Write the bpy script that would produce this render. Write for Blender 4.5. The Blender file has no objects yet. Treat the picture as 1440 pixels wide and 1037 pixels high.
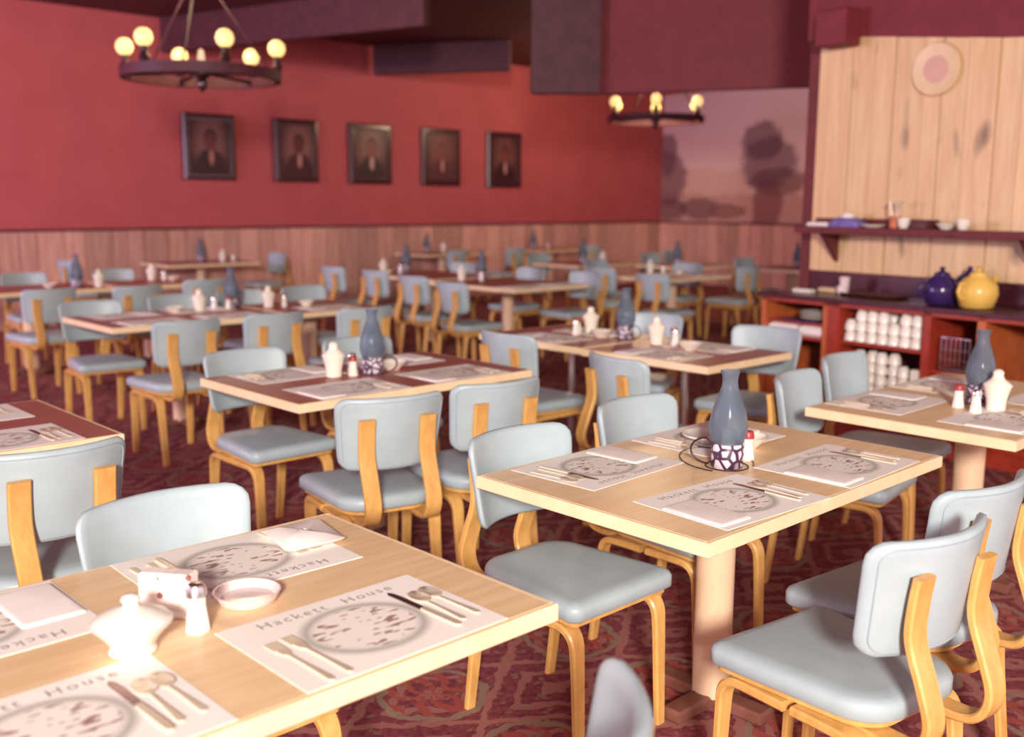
import bpy, math, random
from mathutils import Vector, Matrix
random.seed(7)
S = bpy.context.scene
COL = S.collection
PI = math.pi

def lin(c):
    """8-bit sRGB triple -> linear rgba"""
    o = []
    for v in c:
        v /= 255.0
        o.append(v / 12.92 if v <= 0.04045 else ((v + 0.055) / 1.055) ** 2.4)
    return (o[0], o[1], o[2], 1.0)

# ---------------------------------------------------------------- camera
# X runs along the side wall towards the photographer, Y along the portrait wall, Z up (metres)
cam_d = bpy.data.cameras.new('camera')
cam = bpy.data.objects.new('camera', cam_d)
COL.objects.link(cam)
S.camera = cam
pitch, roll, yaw = math.radians(9.25), math.radians(0.35), math.radians(136.4)
fw = Vector((math.cos(yaw) * math.cos(pitch), math.sin(yaw) * math.cos(pitch), -math.sin(pitch)))
rt = fw.cross(Vector((0, 0, 1))).normalized()
up = rt.cross(fw)
rt2 = rt * math.cos(roll) + up * math.sin(roll)
up2 = -rt * math.sin(roll) + up * math.cos(roll)
M = Matrix((rt2, up2, -fw)).transposed().to_4x4()
M.translation = Vector((0, 0, 1.5))
cam.matrix_world = M
cam_d.sensor_width = 36.0
cam_d.lens = 1435.0 / 1440.0 * 36.0
cam_d.clip_end = 100
cam_d.dof.use_dof = True
cam_d.dof.focus_distance = 2.55
cam_d.dof.aperture_fstop = 2.1

# ---------------------------------------------------------------- light and exposure
W = bpy.data.worlds.new('world')
S.world = W
W.use_nodes = True
W.node_tree.nodes['Background'].inputs[0].default_value = lin((214, 184, 188))
W.node_tree.nodes['Background'].inputs[1].default_value = 1.7

def area(name, loc, target, size, energy, color, size_y=None):
    l = bpy.data.lights.new(name, 'AREA')
    l.energy = energy
    l.color = color
    l.size = size
    if size_y:
        l.shape = 'RECTANGLE'
        l.size_y = size_y
    o = bpy.data.objects.new(name, l)
    COL.objects.link(o)
    o.location = loc
    o.rotation_euler = (Vector(target) - Vector(loc)).to_track_quat('-Z', 'Y').to_euler()
    return o

area('flash_lamp', (3.2, -3.0, 3.0), (-3.5, 3.6, 0.8), 0.8, 800, (1.0, 0.93, 0.85))
area('side_fill', (-9.6, -3.8, 2.3), (-11.0, 8.0, 1.6), 2.6, 360, (0.86, 0.64, 1.0), 2.0)  # unseen side light added to tint the wall purple and edge the frames
S.view_settings.view_transform = 'Standard'
S.view_settings.look = 'None'
S.view_settings.gamma = 1.0
S.view_settings.use_curve_mapping = False
S.view_settings.exposure = 0.2

# ---------------------------------------------------------------- materials
def newmat(name):
    m = bpy.data.materials.new(name)
    m.use_nodes = True
    return m, m.node_tree, m.node_tree.nodes['Principled BSDF']

def node(nt, t, **kw):
    n = nt.nodes.new(t)
    for k, v in kw.items():
        setattr(n, k, v)
    return n

def mth(nt, op, a, b=None, clamp=False):
    n = nt.nodes.new('ShaderNodeMath')
    n.operation = op
    n.use_clamp = clamp
    for i, v in enumerate((a, b)):
        if v is None:
            continue
        if hasattr(v, 'links') or hasattr(v, 'is_output'):
            nt.links.new(v, n.inputs[i])
        else:
            n.inputs[i].default_value = v
    return n.outputs[0]

def mixc(nt, fac, a, b):
    n = nt.nodes.new('ShaderNodeMix')
    n.data_type = 'RGBA'
    for i, v in ((0, fac), (6, a), (7, b)):
        if hasattr(v, 'is_output'):
            nt.links.new(v, n.inputs[i])
        else:
            n.inputs[i].default_value = v
    return n.outputs[2]

def coords(nt, scale=(1, 1, 1), kind='Object', rot=(0, 0, 0), loc=(0, 0, 0)):
    tc = nt.nodes.new('ShaderNodeTexCoord')
    mp = nt.nodes.new('ShaderNodeMapping')
    mp.inputs['Scale'].default_value = scale
    mp.inputs['Rotation'].default_value = rot
    mp.inputs['Location'].default_value = loc
    nt.links.new(tc.outputs[kind], mp.inputs[0])
    return mp.outputs[0]

def noise(nt, vec, scale, detail=3, rough=0.55):
    n = nt.nodes.new('ShaderNodeTexNoise')
    n.inputs['Scale'].default_value = scale
    n.inputs['Detail'].default_value = detail
    n.inputs['Roughness'].default_value = rough
    nt.links.new(vec, n.inputs['Vector'])
    return n.outputs['Fac']

def ramp(nt, fac, stops):
    r = nt.nodes.new('ShaderNodeValToRGB')
    el = r.color_ramp.elements
    while len(el) < len(stops):
        el.new(0.5)
    for e, (p, c) in zip(el, stops):
        e.position = p
        e.color = c
    nt.links.new(fac, r.inputs[0])
    return r.outputs[0]

def bump(nt, b, h, strength=0.2, dist=0.002):
    n = nt.nodes.new('ShaderNodeBump')
    n.inputs['Strength'].default_value = strength
    n.inputs['Distance'].default_value = dist
    nt.links.new(h, n.inputs['Height'])
    nt.links.new(n.outputs[0], b.inputs['Normal'])

def simple(name, c, rough=0.5, metal=0.0, var=0.06, scale=12, bstr=0.0, spec=0.5, sc=(1, 1, 1)):
    m, nt, b = newmat(name)
    v = coords(nt, sc)
    f = noise(nt, v, scale)
    d = tuple(max(0, x - var * 255) for x in c)
    e = tuple(min(255, x + var * 255) for x in c)
    nt.links.new(ramp(nt, f, [(0.3, lin(d)), (0.7, lin(e))]), b.inputs['Base Color'])
    b.inputs['Roughness'].default_value = rough
    b.inputs['Metallic'].default_value = metal
    b.inputs['Specular IOR Level'].default_value = spec
    if bstr:
        bump(nt, b, noise(nt, v, scale * 6), bstr)
    return m

def wood(name, dark, light, rough=0.4, sc=(8, 8, 0.9), scale=4, spec=0.4, knots=False, objvar=0.0):
    m, nt, b = newmat(name)
    v = coords(nt, sc)
    if objvar:
        oi = node(nt, 'ShaderNodeObjectInfo')
        ad = node(nt, 'ShaderNodeVectorMath', operation='ADD')
        nt.links.new(v, ad.inputs[0])
        cb = node(nt, 'ShaderNodeCombineXYZ')
        for i in range(3):
            nt.links.new(mth(nt, 'MULTIPLY', oi.outputs['Random'], 37.0 + i * 11), cb.inputs[i])
        nt.links.new(cb.outputs[0], ad.inputs[1])
        v = ad.outputs[0]
    f = noise(nt, v, scale, 5, 0.6)
    col = ramp(nt, f, [(0.3, lin(dark)), (0.7, lin(light))])
    if knots:
        k = noise(nt, coords(nt, (6, 6, 2.2)), 1.3, 1)
        col = mixc(nt, mth(nt, 'MULTIPLY', mth(nt, 'SUBTRACT', k, 0.66, True), 5.0, True), col, lin(tuple(int(x * 0.62) for x in dark)))
    if objvar:
        hs = node(nt, 'ShaderNodeHueSaturation')
        nt.links.new(mth(nt, 'ADD', mth(nt, 'MULTIPLY', oi.outputs['Random'], objvar), 1 - objvar * 0.5), hs.inputs['Value'])
        nt.links.new(col, hs.inputs['Color'])
        col = hs.outputs[0]
    nt.links.new(col, b.inputs['Base Color'])
    b.inputs['Roughness'].default_value = rough
    b.inputs['Specular IOR Level'].default_value = spec
    bump(nt, b, f, 0.12, 0.002)
    return m

MT = {}
MT['vinyl'] = simple('blue_grey_vinyl', (166, 182, 187), 0.42, var=0.02, scale=9, bstr=0.08)
MT['piping'] = simple('vinyl_piping', (156, 170, 176), 0.45, var=0.02)
MT['ply'] = wood('honey_bentwood', (198, 146, 80), (224, 176, 104), 0.33, (5, 5, 2), 5)
MT['tan_top'] = wood('tan_laminate', (222, 186, 140), (238, 208, 166), 0.34, (14, 1.2, 10), 3)
MT['red_top'] = wood('red_brown_top', (158, 88, 80), (178, 108, 96), 0.38, (14, 1.2, 10), 3)  # darker, redder tops on every table behind the first row
MT['pale_edge'] = wood('pale_maple_edge', (236, 206, 162), (246, 222, 184), 0.4, (3, 3, 3), 3)
MT['column'] = wood('beige_column', (222, 186, 150), (232, 200, 168), 0.45, (6, 6, 1), 3)
MT['foot'] = simple('brown_foot', (120, 72, 60), 0.5)
MT['chrome'] = simple('chrome', (225, 222, 222), 0.22, 1.0, 0.01)
MT['steel'] = simple('cutlery_steel', (236, 222, 200), 0.36, 0.5, 0.02)
MT['blade'] = simple('blade_steel', (150, 120, 120), 0.25, 0.9, 0.02)
MT['white'] = simple('white_china', (238, 230, 218), 0.25, var=0.015)
MT['milk'] = simple('milk_glass', (240, 232, 214), 0.2, var=0.015)
MT['linen'] = simple('white_paper', (242, 232, 226), 0.8, var=0.02, scale=20)
MT['redcap'] = simple('red_cap', (160, 50, 48), 0.4)
MT['darkwire'] = simple('dark_wire', (66, 44, 50), 0.4, 0.6)
MT['blackish'] = simple('dark_iron', (62, 30, 34), 0.45, 0.3)
MT['frame'] = simple('dark_lacquered_frame', (64, 30, 36), 0.2, var=0.02, spec=1.0)
MT['redwall'] = simple('red_plaster', (190, 88, 92), 0.75, var=0.015, scale=2, bstr=0.05)
MT['ceiling'] = simple('dark_maroon_ceiling', (92, 38, 44), 0.8, var=0.02, scale=3)
MT['beam'] = wood('dark_beam', (70, 34, 42), (92, 46, 54), 0.6, (2, 2, 2), 4)
MT['bulk'] = wood('maroon_bulkhead', (110, 36, 44), (124, 44, 52), 0.6, (2, 2, 2), 4)
MT['wains'] = wood('weathered_board', (200, 140, 124), (230, 182, 166), 0.6, (9, 9, 0.7), 3, objvar=0.5)
MT['cap'] = wood('dark_rail', (96, 40, 44), (116, 50, 52), 0.65, (3, 3, 3), 3)
MT['pine'] = wood('knotty_pine', (212, 172, 126), (230, 198, 152), 0.42, (9, 9, 0.7), 3, knots=True, objvar=0.12)
MT['counter'] = wood('red_cabinet', (146, 48, 32), (172, 62, 42), 0.35, (4, 4, 2), 4)
MT['countertop'] = simple('dark_counter_laminate', (74, 32, 42), 0.25, var=0.02)
MT['orange'] = wood('orange_cabinet_edge', (176, 84, 40), (200, 108, 60), 0.4, (4, 4, 2), 4)
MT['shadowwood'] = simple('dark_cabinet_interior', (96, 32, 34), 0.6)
MT['bluepot'] = simple('dark_blue_enamel', (58, 40, 92), 0.15, var=0.02)
MT['yellowpot'] = simple('yellow_enamel', (232, 190, 96), 0.3, var=0.02)
MT['purple'] = simple('violet_cloth', (112, 98, 168), 0.8)
MT['brownbox'] = simple('dark_brown_box', (84, 38, 42), 0.6)
MT['orangeglass'] = simple('orange_china', (196, 112, 70), 0.3)
MT['candle'] = simple('candle_wax', (240, 226, 200), 0.5)
MT['ink'] = simple('grey_ink', (150, 138, 132), 0.8, var=0.03, scale=60)
MT['plate'] = simple('pale_cream', (222, 192, 152), 0.4, var=0.02)
MT['discpink'] = simple('disc_centre', (206, 160, 140), 0.4, var=0.02)
MT['glassclear'] = simple('clear_tumbler', (228, 208, 204), 0.1, var=0.02)

# blue translucent lamp glass
m, nt, b = newmat('blue_glass')
nt.links.new(ramp(nt, noise(nt, coords(nt, (1, 1, 1)), 14), [(0.2, lin((146, 162, 184))), (0.8, lin((196, 208, 220)))]), b.inputs['Base Color'])
b.inputs['Roughness'].default_value = 0.13
b.inputs['Transmission Weight'].default_value = 0.8
b.inputs['IOR'].default_value = 1.15
b.inputs['Specular IOR Level'].default_value = 0.9
MT['blueglass'] = m
# netted candle base: dark mesh with white cells
m, nt, b = newmat('netted_base')
v = node(nt, 'ShaderNodeTexVoronoi', feature='DISTANCE_TO_EDGE')
v.inputs['Scale'].default_value = 34
nt.links.new(coords(nt, (1, 1, 1)), v.inputs['Vector'])
nt.links.new(ramp(nt, v.outputs['Distance'], [(0.10, lin((66, 34, 60))), (0.18, lin((214, 200, 212)))]), b.inputs['Base Color'])
b.inputs['Roughness'].default_value = 0.4
MT['netbase'] = m
# globes of the chandeliers
m, nt, b = newmat('amber_globe')
b.inputs['Base Color'].default_value = lin((250, 214, 140))
nt.links.new(ramp(nt, noise(nt, coords(nt), 4), [(0.2, lin((255, 206, 120))), (0.8, lin((255, 222, 150)))]), b.inputs['Emission Color'])
b.inputs['Emission Strength'].default_value = 1.0
MT['globe'] = m
# packet printed with red and grey flowers
m, nt, b = newmat('flower_print')
v = node(nt, 'ShaderNodeTexVoronoi')
v.inputs['Scale'].default_value = 38
nt.links.new(coords(nt), v.inputs['Vector'])
c1 = mixc(nt, mth(nt, 'LESS_THAN', v.outputs['Distance'], 0.27), lin((240, 230, 222)), lin((158, 96, 86)))
z = noise(nt, coords(nt), 30, 1)
nt.links.new(mixc(nt, mth(nt, 'GREATER_THAN', z, 0.56), c1, lin((226, 214, 206))), b.inputs['Base Color'])
MT['flower'] = m

# patterned carpet: mirrored diamonds and medallions
m, nt, b = newmat('patterned_carpet')
tc = node(nt, 'ShaderNodeTexCoord')
sp = node(nt, 'ShaderNodeSeparateXYZ')
nz0 = node(nt, 'ShaderNodeTexNoise')
nz0.inputs['Scale'].default_value = 14
nt.links.new(tc.outputs['Object'], nz0.inputs['Vector'])
nt.links.new(tc.outputs['Object'], sp.inputs[0])
wob = mth(nt, 'MULTIPLY', mth(nt, 'SUBTRACT', nz0.outputs['Fac'], 0.5), 0.05)
X = mth(nt, 'ADD', mth(nt, 'PINGPONG', sp.outputs[0], 0.23), wob)
Y = mth(nt, 'ADD', mth(nt, 'PINGPONG', sp.outputs[1], 0.31), wob)
dia = mth(nt, 'ADD', mth(nt, 'MULTIPLY', X, 1.35), Y)
rad = mth(nt, 'SQRT', mth(nt, 'ADD', mth(nt, 'MULTIPLY', X, X), mth(nt, 'MULTIPLY', Y, Y)))
band = mth(nt, 'SINE', mth(nt, 'MULTIPLY', dia, 46.0))
ang = mth(nt, 'ARCTAN2', Y, X)
pet = mth(nt, 'SINE', mth(nt, 'ADD', mth(nt, 'MULTIPLY', ang, 8.0), mth(nt, 'MULTIPLY', rad, 60.0)))
base = ramp(nt, noise(nt, tc.outputs['Object'], 40, 3), [(0.35, lin((112, 52, 62))), (0.65, lin((142, 74, 78)))])
c1 = mixc(nt, mth(nt, 'MULTIPLY', mth(nt, 'GREATER_THAN', band, 0.45), 0.6), base, lin((176, 122, 110)))
inner = mth(nt, 'LESS_THAN', rad, 0.15)
c2 = mixc(nt, mth(nt, 'MULTIPLY', inner, mth(nt, 'GREATER_THAN', pet, 0.1)), c1, lin((160, 80, 72)))
ring = mth(nt, 'LESS_THAN', mth(nt, 'ABSOLUTE', mth(nt, 'SUBTRACT', rad, 0.16)), 0.012)
c3 = mixc(nt, mth(nt, 'MULTIPLY', ring, 0.7), c2, lin((150, 132, 112)))
spk = mth(nt, 'GREATER_THAN', noise(nt, tc.outputs['Object'], 26, 2), 0.62)
nt.links.new(mixc(nt, mth(nt, 'MULTIPLY', spk, 0.6), c3, lin((146, 120, 100))), b.inputs['Base Color'])
b.inputs['Roughness'].default_value = 0.95
b.inputs['Specular IOR Level'].default_value = 0.1
bump(nt, b, noise(nt, tc.outputs['Object'], 300, 2), 0.4, 0.004)
MT['carpet'] = m

# placemat print: grey plate ring with small brown drawing inside
def mat_print(name, ringcol, paper):
    m, nt, b = newmat(name)
    tc = node(nt, 'ShaderNodeTexCoord')
    sp = node(nt, 'ShaderNodeSeparateXYZ')
    nt.links.new(tc.outputs['Object'], sp.inputs[0])
    x = mth(nt, 'DIVIDE', sp.outputs[0], 1.12)
    y = mth(nt, 'ADD', sp.outputs[1], 0.005)
    r = mth(nt, 'SQRT', mth(nt, 'ADD', mth(nt, 'MULTIPLY', x, x), mth(nt, 'MULTIPLY', y, y)))
    d = mth(nt, 'ABSOLUTE', mth(nt, 'SUBTRACT', r, 0.098))
    soft = mth(nt, 'SUBTRACT', 1.0, mth(nt, 'DIVIDE', d, 0.017), True)
    c = mixc(nt, mth(nt, 'MULTIPLY', soft, 0.75), lin(paper), lin(ringcol))
    ins = mth(nt, 'LESS_THAN', r, 0.088)
    c = mixc(nt, mth(nt, 'MULTIPLY', ins, 0.35), c, lin((226, 216, 206)))
    mp = node(nt, 'ShaderNodeMapping')
    mp.inputs['Scale'].default_value = (0.35, 1, 1)
    nt.links.new(tc.outputs['Object'], mp.inputs[0])
    n1 = noise(nt, mp.outputs[0], 75, 1)
    st = mth(nt, 'MULTIPLY', mth(nt, 'GREATER_THAN', n1, 0.6), ins)
    st = mth(nt, 'MULTIPLY', st, mth(nt, 'GREATER_THAN', r, 0.015))
    c = mixc(nt, mth(nt, 'MULTIPLY', st, 0.85), c, lin((140, 88, 82)))
    nt.links.new(c, b.inputs['Base Color'])
    b.inputs['Roughness'].default_value = 0.7
    return m
MT['mat'] = mat_print('placemat_print', (150, 148, 136), (246, 240, 232))

def ell(nt, x, z, cx, cz, rx, rz, wob=None, soft=0.12):
    a = mth(nt, 'DIVIDE', mth(nt, 'SUBTRACT', x, cx), rx)
    c = mth(nt, 'DIVIDE', mth(nt, 'SUBTRACT', z, cz), rz)
    r = mth(nt, 'SQRT', mth(nt, 'ADD', mth(nt, 'MULTIPLY', a, a), mth(nt, 'MULTIPLY', c, c)))
    if wob is not None:
        r = mth(nt, 'ADD', r, wob)
    return mth(nt, 'DIVIDE', mth(nt, 'SUBTRACT', 1.0 + soft * 0.5, r), soft, True)

def picture_base(name, rough=0.6):
    m, nt, b = newmat(name)
    tc = node(nt, 'ShaderNodeTexCoord')
    sp = node(nt, 'ShaderNodeSeparateXYZ')
    nt.links.new(tc.outputs['Object'], sp.inputs[0])
    b.inputs['Roughness'].default_value = rough
    return m, nt, b, tc.outputs['Object'], sp.outputs

# mural: local x along the wall (0..3.3), z up (0..2.4)
m, nt, b, vec, o = picture_base('landscape_mural', 0.7)
x, z = o[0], o[2]
nw = mth(nt, 'MULTIPLY', mth(nt, 'SUBTRACT', noise(nt, vec, 5, 5), 0.5), 0.7)
sky = ramp(nt, mth(nt, 'DIVIDE', z, 2.4), [(0.3, lin((232, 196, 190))), (0.75, lin((226, 190, 206)))])
hill = mth(nt, 'GREATER_THAN', mth(nt, 'ADD', mth(nt, 'SUBTRACT', 1.02, mth(nt, 'MULTIPLY', x, 0.06)), mth(nt, 'MULTIPLY', nw, 0.25)), z)
c = mixc(nt, hill, sky, lin((224, 182, 170)))
near = mth(nt, 'GREATER_THAN', mth(nt, 'ADD', 0.5, mth(nt, 'MULTIPLY', nw, 0.5)), z)
c = mixc(nt, near, c, lin((208, 158, 146)))
for cx_, cz_, rx_, rz_, col in ((0.9, 0.24, 0.45, 0.2, (112, 74, 80)), (1.5, 0.2, 0.4, 0.14, (140, 88, 84)), (0.2, 0.22, 0.4, 0.22, (106, 66, 72)),
                                (0.16, 0.8, 0.42, 0.5, (110, 66, 80)), (0.13, 1.25, 0.22, 0.4, (114, 70, 84)),
                                (2.36, 0.3, 0.3, 0.5, (132, 66, 70)), (2.55, 0.72, 0.55, 0.25, (124, 72, 78)), (2.35, 1.05, 0.56, 0.45, (106, 64, 84)), (2.2, 1.42, 0.42, 0.34, (100, 62, 82))):
    c = mixc(nt, mth(nt, 'MULTIPLY', ell(nt, x, z, cx_, cz_, rx_, rz_, nw, 0.25), 0.72), c, lin(col))
nt.links.new(c, b.inputs['Base Color'])
MT['mural'] = m

def portrait_mat(i, bg, halo, face, coat, cravat, dx):
    m, nt, b, vec, o = picture_base('portrait_paint_%d' % i, 0.35)
    x, z = o[1], o[2]
    nw = mth(nt, 'MULTIPLY', mth(nt, 'SUBTRACT', noise(nt, vec, 9, 3), 0.5), 0.35)
    c = mixc(nt, ell(nt, x, z, dx, 0.06, 0.22, 0.30, nw, 0.7), lin(bg), lin(halo))
    c = mixc(nt, ell(nt, x, z, dx, -0.36, 0.235, 0.33, nw, 0.15), c, lin(coat))
    c = mixc(nt, ell(nt, x, z, dx + 0.02, -0.13, 0.035, 0.10, nw, 0.4), c, lin(cravat))
    c = mixc(nt, ell(nt, x, z, dx + 0.01, 0.105, 0.085, 0.125, nw, 0.3), c, lin(coat))
    c = mixc(nt, ell(nt, x, z, dx, 0.07, 0.07, 0.11, None, 0.35), c, lin(face))
    nt.links.new(c, b.inputs['Base Color'])
    return m

# ---------------------------------------------------------------- mesh helpers
class MB:
    def __init__(s):
        s.v, s.f = [], []

    def add(s, v, f):
        n = len(s.v)
        s.v += [tuple(p) for p in v]
        s.f += [tuple(i + n for i in q) for q in f]
        return s

    def box(s, x0, x1, y0, y1, z0, z1, bev=0.0):
        if bev <= 0:
            return s.add([(x0, y0, z0), (x1, y0, z0), (x1, y1, z0), (x0, y1, z0), (x0, y0, z1), (x1, y0, z1), (x1, y1, z1), (x0, y1, z1)],
                         [(0, 3, 2, 1), (4, 5, 6, 7), (0, 1, 5, 4), (1, 2, 6, 5), (2, 3, 7, 6), (3, 0, 4, 7)])
        ring = lambda k, z: [(x0 + k, y0 + k, z), (x1 - k, y0 + k, z), (x1 - k, y1 - k, z), (x0 + k, y1 - k, z)]
        return s.rings([ring(bev, z0), ring(0, z0 + bev), ring(0, z1 - bev), ring(bev, z1)])

    def rings(s, rs, cap=True):
        n = len(rs[0])
        v = [p for r in rs for p in r]
        f = []
        for k in range(len(rs) - 1):
            for i in range(n):
                j = (i + 1) % n
                f.append((k * n + i, k * n + j, (k + 1) * n + j, (k + 1) * n + i))
        if cap:
            f.append(tuple(range(n - 1, -1, -1)))
            f.append(tuple((len(rs) - 1) * n + i for i in range(n)))
        return s.add(v, f)

    def lathe(s, prof, n=20, c=(0, 0, 0), cap=True):
        return s.rings([[(c[0] + r * math.cos(2 * PI * i / n), c[1] + r * math.sin(2 * PI * i / n), c[2] + z) for i in range(n)] for r, z in prof], cap)

    def tube(s, pts, r, n=8, closed=False):
        pts = [Vector(p) for p in pts]
        rs = []
        m_ = len(pts)
        prev = None
        for i, p in enumerate(pts):
            if closed:
                t = pts[(i + 1) % m_] - pts[i - 1]
            else:
                t = pts[min(i + 1, m_ - 1)] - pts[max(i - 1, 0)]
            t.normalize()
            a = prev if prev is not None else (Vector((0, 0, 1)) if abs(t.z) < 0.9 else Vector((1, 0, 0)))
            u = (a - t * a.dot(t)).normalized()
            prev = u
            w = t.cross(u)
            rr = r[i] if isinstance(r, (list, tuple)) else r
            rs.append([tuple(p + (u * math.cos(2 * PI * k / n) + w * math.sin(2 * PI * k / n)) * rr) for k in range(n)])
        if closed:
            rs.append(rs[0])
            return s.rings(rs, False)
        return s.rings(rs)

    def strip(s, path, y, width, thick):
        """bent flat strip: path in the xz plane, centred on y"""
        n = len(path)
        rs = []
        for i, (x, z) in enumerate(path):
            x0, z0 = path[max(i - 1, 0)]
            x1, z1 = path[min(i + 1, n - 1)]
            L = math.hypot(x1 - x0, z1 - z0)
            nx, nz = -(z1 - z0) / L, (x1 - x0) / L
            t = i / (n - 1)
            w = (width(t) if callable(width) else width) / 2
            h = (thick(t) if callable(thick) else thick) / 2
            k = h * 0.45
            rs.append([(x + nx * a, y + bb, z + nz * a) for a, bb in
                       ((-h, -w + k), (-h, w - k), (-h + k, w), (h - k, w), (h, w - k), (h, -w + k), (h - k, -w), (-h + k, -w))])
        return s.rings(rs)

    def prism(s, outline, z0, z1):
        n = len(outline)
        return s.rings([[(x, y, z0) for x, y in outline], [(x, y, z1) for x, y in outline]])

    def mesh(s, name, mat, smooth=None):
        me = bpy.data.meshes.new(name)
        me.from_pydata(s.v, [], s.f)
        me.materials.append(MT[mat] if isinstance(mat, str) else mat)
        me.update()
        if smooth is not None:
            me.polygons.foreach_set('use_smooth', [True] * len(me.polygons))
            if smooth < 179:
                try:
                    me.set_sharp_from_angle(angle=math.radians(smooth))
                except Exception:
                    pass
        return me

def curve2(pts, n=5):
    """Catmull-Rom through 2-D points"""
    out = []
    P = [pts[0]] + list(pts) + [pts[-1]]
    for i in range(1, len(P) - 2):
        for k in range(n):
            t = k / n
            out.append(tuple(0.5 * (2 * P[i][d] + (P[i + 1][d] - P[i - 1][d]) * t + (2 * P[i - 1][d] - 5 * P[i][d] + 4 * P[i + 1][d] - P[i + 2][d]) * t * t
                                    + (3 * P[i][d] - P[i - 1][d] - 3 * P[i + 1][d] + P[i + 2][d]) * t ** 3) for d in range(2)))
    out.append(pts[-1])
    return out

def rrect(hx, hy, r, n=6, cx=0, cy=0):
    o = []
    for qx, qy, a0 in ((1, 1, 0), (-1, 1, 90), (-1, -1, 180), (1, -1, 270)):
        for k in range(n + 1):
            a = math.radians(a0 + 90 * k / n)
            o.append((cx + qx * (hx - r) + r * math.cos(a), cy + qy * (hy - r) + r * math.sin(a)))
    return o

def link(o, parent=None):
    COL.objects.link(o)
    if parent is not None:
        o.parent = parent
    return o

def put(name, me, parent=None, loc=(0, 0, 0), rz=0.0):
    o = bpy.data.objects.new(name, me)
    o.location = loc
    o.rotation_euler = (0, 0, rz)
    return link(o, parent)

def tag(o, label=None, cat=None, group=None, kind=None):
    for k, v in (('label', label), ('category', cat), ('group', group), ('kind', kind)):
        if v:
            o[k] = v
    return o

def make(spec, loc, rz, label, cat, group=None):
    """spec = (name, [(part name, mesh, [sub-parts])...]): an Empty at the base with its parts; one-mesh things are the mesh itself"""
    name, parts = spec
    if hasattr(parts, 'vertices'):
        return tag(put(name, parts, None, loc, rz), label, cat, group)
    root = put(name, None, None, loc, rz)
    root.empty_display_size = 0.05
    tag(root, label, cat, group)
    for p in parts:
        o = put(p[0], p[1], root)
        if len(p) > 3:
            o['label'] = p[3]
        for q in (p[2] if len(p) > 2 else ()):
            put(q[0], q[1], o)
    return root

def struct(name, mb, mat, parent=None, smooth=None, loc=(0, 0, 0), rz=0):
    o = put(name, mb.mesh(name, mat, smooth), parent, loc, rz)
    if parent is None:
        o['kind'] = 'structure'
    return o

# ---------------------------------------------------------------- the room
XA, YB, ZC = -12.5, 15.84, 3.72     # portrait wall, mural wall, ceiling
struct('floor', MB().box(XA - 0.2, 3.0, -5.0, YB + 0.2, -0.1, 0.0), 'carpet')
struct('ceiling', MB().box(XA - 0.2, 3.0, -5.0, YB + 0.2, ZC, ZC + 0.1), 'ceiling')
wall_a = struct('wall_portraits', MB().box(XA - 0.2, XA, -5.0, YB + 0.2, 0, ZC), 'redwall')
wall_b = struct('wall_mural', MB().box(XA, 3.0, YB, YB + 0.2, 0, ZC), 'redwall')

# wainscot boards, one object each
b_w = 0.0
y = -4.9
board_cache = {}
def board_mesh(w, t, h, key):
    k = (round(w, 2), round(t, 3), key)
    if k not in board_cache:
        board_cache[k] = (MB().box(0, t, 0, w, 0.0, h, 0.006) if key == 'a' else MB().box(0, w, -t, 0, 0.0, h, 0.006)).mesh('plank', 'wains')
    return board_cache[k]
WZ = 1.13
y = 2.6
while y < YB - 0.05:
    w = min(random.choice((0.2, 0.24, 0.28, 0.32)), YB - 0.02 - y)
    t = random.choice((0.018, 0.024, 0.03))
    put('plank', board_mesh(w - 0.012, t, WZ, 'a'), wall_a, (XA, y, 0.0))
    y += w
x = XA + 0.03
while x < -6.0:
    w = random.choice((0.2, 0.24, 0.28))
    t = random.choice((0.018, 0.024, 0.03))
    put('plank', board_mesh(w - 0.012, t, WZ, 'b'), wall_b, (x, YB, 0.0))
    x += w
struct('trim_1', MB().box(XA, XA + 0.045, -5, YB, WZ, WZ + 0.03, 0.006), 'cap')
struct('trim_2', MB().box(XA + 0.05, -6.0, YB - 0.045, YB, WZ, WZ + 0.03, 0.006), 'cap')

# the mural papered on the end wall
mur = put('mural', MB().box(0, 3.3, -0.008, 0, 0, 2.36).mesh('mural', 'mural'), None, (XA + 0.02, YB - 0.001, WZ + 0.035))
tag(mur, 'faded landscape mural of dark round trees on the end wall', 'mural')
struct('trim_3', MB().box(-9.17, -9.02, YB - 0.06, YB, WZ + 0.03, 3.5, 0.008), 'cap')

# beams that leave the portrait wall at a slant under the ceiling, and the bulkhead over the mural
def slab_along(p, q, width, z0, z1, name, mat):
    d = Vector((q[0] - p[0], q[1] - p[1]))
    L = d.length
    a = math.atan2(d.y, d.x)
    return struct(name, MB().box(0, L, 0, width, z0, z1, 0.01), mat, None, None, (p[0], p[1], 0), a)
slab_along((-12.42, 5.83), (-8.6, 6.9), 0.12, 3.3, ZC - 0.005, 'beam', 'beam')
slab_along((-12.35, 8.98), (-10.6, 10.0), 0.12, 3.3, ZC - 0.005, 'beam', 'beam')
bk = MB()
fr = [(-7.62, 7.51), (-7.18, 8.02), (-4.3, 9.36)]
bk.rings([[(x, y, z) for x, y in fr + [(-4.35, 9.47), (-7.24, 8.13), (-7.72, 7.6)]] for z in (2.6, ZC - 0.005)])
struct('bulkhead', bk, 'bulk')
bm = MB()
bm.rings([[(x, y, z) for x, y in ((-7.63, 7.495), (-7.17, 8.01), (-7.10, 7.96), (-7.56, 7.44))] for z in (2.595, ZC - 0.006)])
struct('beam', bm, 'beam')

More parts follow.
